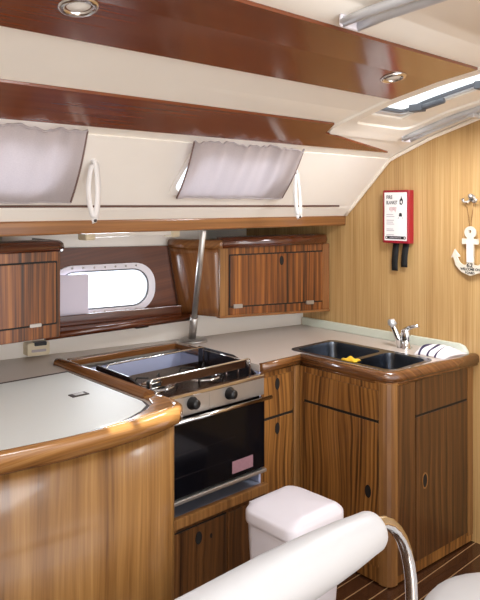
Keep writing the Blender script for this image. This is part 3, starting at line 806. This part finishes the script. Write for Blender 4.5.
# ------------------------------------------------------------------ stove
t = thing('cooker', (1.74, 2.28, .44), 'black and steel gas cooker with two burners in the galley well', 'cooker')
X0, X1, Y0, Y1 = 1.452, 2.030, 2.050, 2.500
m = MB(); m.box(X0 + .01, X1 - .01, Y0 + .02, Y1, .455, .845); m.build('body', M['cheek'], t)
for x in (X0, X1 - .010):
    m = MB(); m.prism([[(Y0 + .05, .46), (Y0 + .05, .870), (Y0 + .12, .905), (Y0 + .20, .926), (Y1, .928), (Y1, .46)]], lambda u, v, w: (x + w, u, v), 0, .010); m.build('side_cheek', M['cheek'], t, bevel=.002)
m = MB(); m.box(X0 + .012, X1 - .012, Y0 + .02, Y1 - .002, .845, .852); m.build('hob_plate', M['hob'], t)
m = MB(); m.box(X0, X1, Y0 - .004, Y0 + .022, .858, .874); m.build('front_lip', M['chrome'], t, bevel=.004)
m = MB(); m.box(X0, X1, Y0, Y0 + .02, .784, .860); m.build('control_panel', M['steel'], t, bevel=.002)
for x in (1.485, 1.625, 1.825):
    m = MB(); m.lathe((x, Y0, .829), [(.026, 0), (.026, .006), (.021, .010), (.019, .032), (.014, .036), (0, .037)], 20, (0, -1, 0)); kn = m.build('knob', M['black'], t)
m = MB(); m.box(1.715, 1.760, Y0 - .0015, Y0, .790, .854); m.build('panel_plate', M['steel'], t)
dr = MB().box(X0 + .002, X1 - .002, Y0 - .006, Y0 + .018, .468, .774).build('oven_door', M['oven'], t, bevel=.003)
m = MB(); m.box(X0, X1 + .004, Y0 - .014, Y0 + .01, .446, .462); m.build('bottom_bar', M['steel'], dr, bevel=.004)
m = MB(); m.tube([(X0 - .01, Y0 - .034, .778), (X1 + .012, Y0 - .034, .778)], .0085, 12)
for x in (X0 + .03, X1 - .03): m.tube([(x, Y0, .768), (x, Y0 - .034, .778)], .006, 8)
m.build('door_handle', M['chrome'], dr)
m = MB(); m.box(1.835, 1.955, Y0 - .0075, Y0 - .0065, .488, .540); m.build('sticker', M['sticker'], dr)
m = MB()
for z in (.55, .64): m.box(1.48, 1.85, Y0 - .0072, Y0 - .0062, z, z + .002)
m.build('rack_line', M['cheek'], dr)
for cx, rr in ((1.615, .062), (1.865, .074)):
    cy = 2.285
    m = MB(); m.lathe((cx, cy, .852), [(rr + .022, 0), (rr + .022, .003), (rr, .006), (rr, .002), (.02, .002), (0, .002)], 28); bu = m.build('burner_ring', M['chrome'], t)
    m = MB(); m.lathe((cx, cy, .854), [(rr * .62, 0), (rr * .66, .012), (rr * .6, .018), (0, .020)], 24); m.build('burner_cap', M['cast'], bu)
    for k in range(4):
        a = PI / 4 + k * PI / 2; c, s_ = math.cos(a), math.sin(a)
        m = MB(); m.tube([(cx + c * .03, cy + s_ * .03, .884), (cx + c * (rr + .02), cy + s_ * (rr + .02), .884), (cx + c * (rr + .03), cy + s_ * (rr + .03), .853)], .0035, 6)
        m.build('pan_support', M['cast'], bu)
# pan fiddle: rails on posts round the hob
zt = .935
m = MB()
x0, x1, y0, y1 = 1.470, 2.005, 2.115, 2.44
def arcpath(pts): return pts
m.tube([(x0, y0, .855), (x0, y0, zt - .012), (x0 + .003, y0, zt - .003), (x0 + .012, y0, zt), (x1 - .012, y0, zt), (x1 - .003, y0, zt - .003), (x1, y0, zt - .012), (x1, y0, .855)], .0045, 8)
m.build('front_pan_rail', M['chrome'], t)
m = MB(); m.tube([(x0, y1, .855), (x0, y1, zt - .01), (x0 + .01, y1, zt), (x1 - .01, y1, zt), (x1, y1, zt - .01), (x1, y1, .855)], .0045, 8); m.build('back_pan_rail', M['chrome'], t)
for z in (.878, .900, .920):
    m = MB(); m.tube([(x0, y0, z), (x0 + .06, y0 + .004, z)], .0036, 8); m.build('left_pan_rail', M['chrome'], t)
m = MB(); m.tube([(x1, y0, .92), (x1, y1, .92)], .0035, 8); m.build('right_pan_rail', M['chrome'], t)
m = MB(); m.box(x0 + .06, x1 - .01, y0 + .012, y0 + .017, .895, .930); m.build('pan_bar', M['hob'], t)
m = MB(); m.tube([(1.90, y0 + .04, .853), (1.90, y0 + .04, .912), (1.97, y0 + .04, .912), (1.97, y0 + .04, .853)], .0035, 8); m.build('pan_clamp', M['chrome'], t)

# cooker well and the cupboard under it
t = thing('cooker_base_cabinet', (1.74, 2.4, 0), 'teak base unit under the cooker with an open tray and a door', 'cabinet')
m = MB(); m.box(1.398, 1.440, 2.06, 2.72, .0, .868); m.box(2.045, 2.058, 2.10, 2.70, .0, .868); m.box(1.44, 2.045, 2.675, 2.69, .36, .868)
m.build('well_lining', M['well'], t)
m = MB(); m.box(1.44, 2.045, 2.075, 2.675, .362, .376); m.build('tray', M['tray'], t)
m = MB(); m.box(1.428, 2.058, 2.052, 2.078, .342, .384); m.build('tray_edge', M['post'], t, bevel=.004)
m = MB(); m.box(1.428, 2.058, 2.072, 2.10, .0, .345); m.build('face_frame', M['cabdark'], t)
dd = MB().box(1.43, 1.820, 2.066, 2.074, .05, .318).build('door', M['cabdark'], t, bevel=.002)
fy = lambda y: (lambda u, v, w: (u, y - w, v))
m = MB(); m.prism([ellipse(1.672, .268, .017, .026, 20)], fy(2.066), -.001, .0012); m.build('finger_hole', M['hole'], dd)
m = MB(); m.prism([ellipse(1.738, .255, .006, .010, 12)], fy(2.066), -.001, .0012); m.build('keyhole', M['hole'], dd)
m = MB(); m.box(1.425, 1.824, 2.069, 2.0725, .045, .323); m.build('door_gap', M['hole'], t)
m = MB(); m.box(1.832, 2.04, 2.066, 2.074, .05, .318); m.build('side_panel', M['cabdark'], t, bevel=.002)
m = MB(); m.box(1.428, 2.058, 2.13, 2.15, .0, .05); m.build('plinth', M['cabdark'], t)

# drawer unit between cooker and corner
t = thing('drawer_cabinet', (2.17, 2.3, 0), 'narrow teak unit with a drawer over a door, right of the cooker', 'cabinet')
m = MB(); m.box(2.060, 2.318, 2.108, 2.62, .03, .868); m.build('carcass', M['cab'], t)
d1 = MB().box(2.080, 2.270, 2.101, 2.108, .652, .835).build('drawer', M['cab'], t, bevel=.002)
d2 = MB().box(2.080, 2.270, 2.101, 2.108, .10, .640).build('door', M['cab'], t, bevel=.002)
m = MB(); m.box(2.075, 2.275, 2.104, 2.1075, .638, .654); m.build('door_gap', M['hole'], t)
for z, d in ((.795, d1), (.590, d2)):
    m = MB(); m.prism([ellipse(2.166, z, .015, .027, 20)], fy(2.101), -.001, .0012); m.build('finger_hole', M['hole'], d)
m = MB(); m.box(2.278, 2.318, 2.096, 2.112, .03, .864); m.build('corner_post', M['post'], t, bevel=.006, seg=3)

# sink cabinet
t = thing('sink_cabinet', (2.65, 1.85, 0), 'teak corner cabinet under the sink with doors on two sides', 'cabinet')
FX, EY = 2.320, 1.596
ES = .062
m = MB()
cor = [(FX, 2.094), (FX, EY + .05), (FX + .006, EY + .022), (FX + .022, EY + .006), (FX + .05, EY - ES * .05), (2.950, EY - ES * .63), (2.950, 2.60), (FX, 2.60)]
inn = [(FX + .015, 2.09), (FX + .015, EY + .06), (FX + .06, EY + .018), (2.940, EY - .02), (2.940, 2.59), (FX + .015, 2.59)]
m.prism([cor, inn], lambda u, v, w: (u, v, w), .008, .866)
m.build('carcass', M['cab'], t)
fx = lambda u, v, w: (FX - w, u, v)
fe = lambda u, v, w: (u, EY - ES * (u - FX) - w, v)
m = MB(); m.prism([rrect(EY + .052, 2.070, .075, .690, .004, 2)], fx, 0, .006); f1 = m.build('front_door', M['cab'], t, bevel=.0015)
m = MB(); m.prism([rrect(EY + .052, 2.070, .702, .828, .004, 2)], fx, 0, .006); m.build('front_fascia', M['cab'], t, bevel=.0015)
m = MB(); m.box(FX - .0035, FX + .001, EY + .052, 2.070, .688, .704); m.box(FX - .0035, FX + .001, 2.066, 2.074, .075, .690); m.build('door_gap', M['hole'], t)
m = MB(); m.prism([ellipse(1.700, .385, .016, .028, 20)], fx, .005, .0075); m.build('finger_hole', M['hole'], f1)
# corner post, rounded
pst = [(FX - .004, EY + .050), (FX - .004, EY + .030), (FX + .002, EY + .012), (FX + .014, EY), (FX + .032, EY - .006), (FX + .050, EY - .008), (FX + .050, EY + .02), (FX + .02, EY + .05)]
m = MB(); m.prism([pst], lambda u, v, w: (u, v, w), .006, .862); m.build('corner_post', M['post'], t)
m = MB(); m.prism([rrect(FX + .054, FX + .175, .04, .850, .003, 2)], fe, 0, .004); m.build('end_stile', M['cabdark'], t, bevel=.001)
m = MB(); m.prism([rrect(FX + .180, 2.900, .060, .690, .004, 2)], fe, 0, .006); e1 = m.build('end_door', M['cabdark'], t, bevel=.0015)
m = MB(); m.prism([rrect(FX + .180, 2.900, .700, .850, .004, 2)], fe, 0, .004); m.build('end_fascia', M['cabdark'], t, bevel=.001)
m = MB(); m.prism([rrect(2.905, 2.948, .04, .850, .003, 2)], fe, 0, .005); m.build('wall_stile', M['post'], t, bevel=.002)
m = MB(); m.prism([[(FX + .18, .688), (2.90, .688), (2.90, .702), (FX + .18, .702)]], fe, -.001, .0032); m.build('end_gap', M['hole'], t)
m = MB(); m.prism([ellipse(2.560, .400, .016, .030, 20)], fe, .005, .0075); m.build('finger_hole', M['hole'], e1)
m = MB(); m.prism([ellipse(2.560, .400, .021, .036, 20), ellipse(2.560, .400, .016, .030, 20)], fe, .005, .009); m.build('hole_rim', M['post'], e1)
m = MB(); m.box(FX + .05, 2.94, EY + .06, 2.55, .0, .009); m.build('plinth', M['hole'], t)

# ------------------------------------------------------------------ things on the bulkhead
t = thing('fire_blanket_case', (BX, 1.985, 1.42), 'red fire blanket case with a white label and black straps on the bulkhead', 'fire blanket')
by0, by1, bz0, bz1 = 1.880, 2.040, 1.420, 1.698; KU = (by1 - by0) / .194; bx0 = BX - .048
m = MB(); m.box(bx0, BX - .001, by0, by1, bz0, bz1); m.build('case', M['red'], t, bevel=.005, seg=3)
fb = lambda u, v, w=0: (bx0 - .0005 - w, by1 - u * KU, bz0 + v)          # u to the right as seen from the room, v up
W_, H_ = .194, bz1 - bz0
lb = MB().prism([rrect(.014, W_ - .014, .014, H_ - .012, .004, 3)], fb, 0, .0012).build('label_sheet', M['white'], t)
LW = .0018
for txt, u, v, s_, w_, mat in (('FIRE', .030, H_ - .046, .026, .044, 'ink'), ('BLANKET', .030, H_ - .074, .026, .082, 'ink')):
    m = MB(); m.add(*text_mesh(txt, s_, lambda a, b: fb(u + a, v + b, LW), w_, .0006)); m.build('lettering', M[mat], lb)
m = MB()
m.prism([[(.128, H_ - .074), (.142, H_ - .078), (.152, H_ - .068), (.152, H_ - .052), (.145, H_ - .042), (.139, H_ - .030), (.136, H_ - .044), (.128, H_ - .052)],
         ellipse(.140, H_ - .063, .006, .008, 10)], lambda a, b, w: fb(a, b, w), .0013, .0019)
m.build('flame_symbol', M['ink'], lb)
m = MB(); rnd = random.Random(2)
for i in range(6):
    a = .052 + i * .009; m.prism([[(a, H_ - .106 - .006 * (i % 3)), (a + .004, H_ - .106), (a + .006, H_ - .088), (a + .002, H_ - .090)]], lambda p, q, w: fb(p, q, w), .0013, .0018)
m.build('pictogram', M['redink'], lb)
for i, v in enumerate((H_ - .128, H_ - .138, H_ - .158, H_ - .168, H_ - .178, H_ - .204, H_ - .212, H_ - .234)):
    m = MB(); m.prism([rrect(.030, .030 + (.052, .060, .056, .050, .058, .052, .058, .056)[i], v - .0016, v + .0016, .001, 1)], fb, .0013, .0017)
    m.build('small_print', M['greyink'], lb)
m = MB(); m.prism([[(.122, H_ - .138), (.146, H_ - .138), (.143, H_ - .122), (.134, H_ - .118), (.125, H_ - .122)]], fb, .0013, .0018)
m.prism([[(.114, H_ - .148), (.120, H_ - .142), (.122, H_ - .146)]], fb, .0013, .0018); m.prism([[(.146, H_ - .146), (.149, H_ - .142), (.154, H_ - .148)]], fb, .0013, .0018)
m.build('hands_symbol', M['ink'], lb)
m = MB(); m.prism([rrect(.022, W_ - .022, .022, .037, .004, 3)], fb, .0013, .0019); bar = m.build('black_bar', M['ink'], lb)
for u in (.031, W_ - .031):
    m = MB(); m.prism([ellipse(u, .0295, .004, .004, 10)], fb, .002, .0024); m.build('bar_mark', M['white'], lb)
m = MB()
for i in range(9): m.prism([rrect(.055 + i * .0095, .061 + i * .0095, .0265, .0325, .001, 1)], fb, .002, .0024)
m.build('bar_lettering', M['greyink'], lb)
for u0, lean, ln in ((.058, -.012, .150), (.132, -.016, .128)):
    m = MB(); rows = []
    for i in range(9):
        f = i / 8
        rows.append([(BX - .020 - .006 * math.sin(f * PI), by1 - (u0 + d + lean * f) * KU, bz0 + .004 - ln * f) for d in (0, .044)])
    m.grid(rows); m.build('pull_strap', M['strap'], t, solid=.003)

# coat hook
t = thing('wall_hook', (BX, 1.557, 1.65), 'small brass double wall hook on the bulkhead at right edge', 'hook')
m = MB(); m.lathe((BX - .001, 1.557, 1.655), [(0, 0), (.016, 0), (.016, .004), (.010, .008), (0, .009)], 18, (-1, 0, 0)); m.lathe((BX - .008, 1.557, 1.662), [(0, 0), (.012, .004), (.014, .012), (.009, .02), (0, .022)], 14, (-1, 0, 0)); m.build('back_plate', M['steel'], t)
for sgn in (-1, 1):
    m = MB(); m.tube([(BX - .006, 1.557, 1.650), (BX - .022, 1.557 + sgn * .016, 1.634), (BX - .030, 1.557 + sgn * .030, 1.636), (BX - .032, 1.557 + sgn * .036, 1.650)], [.006, .006, .006, .008], 10); m.build('hook_arm', M['steel'], t)
# anchor
t = thing('anchor_sign', (BX - .022, 1.557, 1.28), 'white wooden anchor sign with lettering hanging from the wall hook', 'sign')
ax = BX - .026
an = lambda u, v, w: (ax + w, 1.557 - u, 1.280 + v)                  # u right, v up
H = .245
body = [(-.020, .060), (-.020, .160), (-.040, .160), (-.040, .186), (-.020, .186)]
ringo = [(-.012, .192)]
for i in range(15):
    a = math.radians(230 - i * 20); ringo.append((.030 * math.cos(a), .213 + .030 * math.sin(a)))
outl = [(0, 0), (-.045, .016), (-.075, .045), (-.088, .086), (-.100, .082), (-.080, .126), (-.052, .090), (-.066, .086), (-.055, .062), (-.036, .050), (-.018, .054)]
outl += [(-.018, .152), (-.042, .152), (-.042, .178), (-.016, .178)] + [(.030 * math.cos(math.radians(a)), .208 + .030 * math.sin(math.radians(a))) for a in range(235, -60, -18)]
outl += [(.016, .178), (.042, .178), (.042, .152), (.018, .152), (.018, .054), (.036, .050), (.055, .062), (.066, .086), (.052, .090), (.080, .126), (.100, .082), (.088, .086), (.075, .045), (.045, .016)]
m = MB(); m.prism([outl, ellipse(0, .212, .006, .008, 10)], an, 0, .010); ab = m.build('anchor_board', M['paintwood'], t, bevel=.0015)
m = MB(); m.box(ax - .004, ax, 1.557 - .016, 1.557 + .016, 1.345, 1.450); m.build('shank_strip', M['white'], t, bevel=.001)
for txt, u, v, s_, w_ in (('62', -.017, .042, .026, .032), ('WELCOME ON', -.050, .026, .017, .100), ('BOARD', -.024, .010, .015, .048)):
    m = MB(); m.add(*text_mesh(txt, s_, lambda a, b: an(u + a, v + b, -.0008), w_, .0008)); m.build('lettering', M['ink'], ab)
m = MB()
m.tube([(ax + .005, 1.557, 1.280 + .214), (BX - .024, 1.557 + .010, 1.57), (BX - .026, 1.557 + .020, 1.640)], .0016, 6)
m.tube([(ax + .005, 1.557, 1.280 + .214), (BX - .024, 1.557 - .010, 1.57), (BX - .026, 1.557 - .020, 1.640)], .0016, 6)
m.build('string', M['string'], t)

# ------------------------------------------------------------------ bin
t = thing('pedal_bin', (1.79, 1.65, 0), 'white plastic waste bin with a domed lid on the cabin sole', 'bin')
def lrect(cx, cy, hx, hy, r, z, bulge=0): return [(x, y, z) for x, y in rrect(cx - hx, cx + hx, cy - hy, cy + hy, r, 5)]
cx, cy = 1.795, 1.652
m = MB(); rows = []
for hx, hy, z in ((.118, .105, 0), (.120, .108, .01), (.136, .124, .30), (.142, .130, .450)):
    l = lrect(cx, cy, hx, hy, .045, z); rows.append(l + l[:1])
m.grid(rows); m.add(lrect(cx, cy, .118, .105, .045, 0), [tuple(range(24))]); m.build('body', M['bin'], t)
m = MB(); rows = []
for hx, hy, r, z in ((.142, .130, .045, .446), (.150, .138, .055, .450), (.151, .139, .055, .462), (.151, .139, .055, .486), (.147, .135, .055, .494)):
    l = lrect(cx, cy, hx, hy, r, z); rows.append(l + l[:1])
m.grid(rows)
G = 14; top = []
rim = rrect(cx - .147, cx + .147, cy - .135, cy + .135, .055, 5)
for s_ in (1, .97, .9, .75, .55, .3, .02):
    row = []
    for x, y in rim + rim[:1]:
        px_, py_ = cx + (x - cx) * s_, cy + (y - cy) * s_
        u = (px_ - cx) / .147; v = (py_ - cy) / .135
        z = .494 + .030 * (1 - u * u) ** .7 * min(1, (1 - s_) * 12) * (1 - .25 * v) if abs(u) < 1 else .494
        row.append((px_, py_, z))
    top.append(row)
top.append([(cx, cy, top[-1][0][2])] * len(top[-1]))
m.grid(top); m.build('lid', M['bin'], t)
m = MB(); m.box(cx - .100, cx - .06, cy + .128, cy + .142, .482, .500); m.build('lid_hinge', M['bin'], t, bevel=.003)

# ------------------------------------------------------------------ padded rail in the foreground
t = thing('padded_seat_rail', (.9, .985, 0), 'white padded backrest roll on a bent chrome tube in the foreground', 'seat rail')
prof_ = [(.34, .040), (.355, .058), (.40, .064), (.80, .064), (1.0, .066), (1.15, .062), (1.25, .057), (1.32, .051), (1.352, .049), (1.362, .045), (1.366, .037), (1.367, .025)]
m = MB(); m.tube([(x, .985, .800) for x, r in prof_], [r for x, r in prof_], 32); m.build('padded_roll', M['vinyl'], t)
def bend(x, sgn):
    pts = [(x - sgn * .06, .985, .812)]
    for i in range(9):
        a = PI / 2 * i / 8
        pts.append((x + sgn * .145 * math.sin(a), .985 - .01 * math.sin(a), .812 - .24 * (1 - math.cos(a))))
    pts.append((x + sgn * .150, .972, .40)); pts.append((x + sgn * .153, .970, .0))
    return pts
m = MB(); m.tube(bend(1.375, 1), .0165, 16); m.build('chrome_tube', M['chrome'], t)
m = MB(); m.tube(bend(.365, -1), .0165, 16); m.build('chrome_tube', M['chrome'], t)

t = thing('padded_stool', (1.90, .86, 0), 'white padded stool seat peeking in at the bottom right corner', 'stool')
m = MB(); m.lathe((1.80, .80, .385), [(0, 0), (.21, 0), (.265, .012), (.28, .03), (.278, .05), (.262, .072), (.22, .092), (.14, .106), (.06, .110), (0, .111)], 40); m.build('seat_cushion', M['vinyl'], t)
m = MB(); m.tube([(1.80 + .281 * math.cos(a * PI / 24), .80 + .281 * math.sin(a * PI / 24), .412) for a in range(49)], .003, 6); m.build('piping', M['vinyl'], t)
for x, y in ((1.71, .67), (1.95, .67), (1.71, .91), (1.95, .91)):
    m = MB(); m.tube([(x, y, .0), (x, y, .39)], .012, 12); m.build('leg', M['chrome'], t)

# ------------------------------------------------------------------ camera
cam = bpy.data.cameras.new('camera'); co = bpy.data.objects.new('camera', cam); COL.objects.link(co)
yaw = math.atan2(710, 653)                       # view direction seen from +X
co.location = (0, 0, 1.62)
co.rotation_euler = (PI / 2, 0, (PI / 2 - yaw) * -1)
cam.sensor_fit = 'VERTICAL'; cam.sensor_height = 36; cam.sensor_width = 36
cam.lens = 36 * 653 / 600
cam.shift_y = -95 / 600
cam.clip_start = .02
sc.camera = co

# ------------------------------------------------------------------ light
w = bpy.data.worlds.new('world'); sc.world = w; w.use_nodes = True
bg = w.node_tree.nodes['Background']; bg.inputs[0].default_value = (.93, .96, 1, 1); bg.inputs[1].default_value = 2.2

def area(name, loc, target, size, power, col=(1, 1, 1), sy=None):
    l = bpy.data.lights.new(name, 'AREA'); l.energy = power; l.color = col; l.size = size
    if sy: l.shape = 'RECTANGLE'; l.size_y = sy
    o = bpy.data.objects.new(name, l); COL.objects.link(o); o.location = loc
    o.rotation_euler = (Vector(target) - Vector(loc)).to_track_quat('-Z', 'Y').to_euler()
    return o
area('companionway_daylight', (-.2, -1.3, 1.5), (1.6, 2.2, 1.1), 1.4, 30, (1, .97, .93))
area('galley_hatch_daylight', (2.40, 1.31, 1.93), (2.50, 1.55, 0), .2, 13, (.95, .97, 1), .6)
area('saloon_hatch_daylight', (.945, .635, 2.135), (1.0, .7, 0), .5, 14, (.95, .97, 1), .6)
area('porthole_daylight', (1.75, 2.95, 1.21), (1.70, 2.2, 1.08), .40, 3.5, (.96, .98, 1), .17)
s = bpy.data.lights.new('sun', 'SUN'); s.energy = 14; s.angle = .012; s.color = (1, .93, .8)
so = bpy.data.objects.new('sun', s); COL.objects.link(so)
so.rotation_euler = Vector((.22, 1.235, -1.23)).to_track_quat('-Z', 'Y').to_euler()

vs = sc.view_settings
vs.view_transform = 'Standard'; vs.look = 'None'; vs.gamma = 1; vs.use_curve_mapping = False
vs.exposure = 0.15
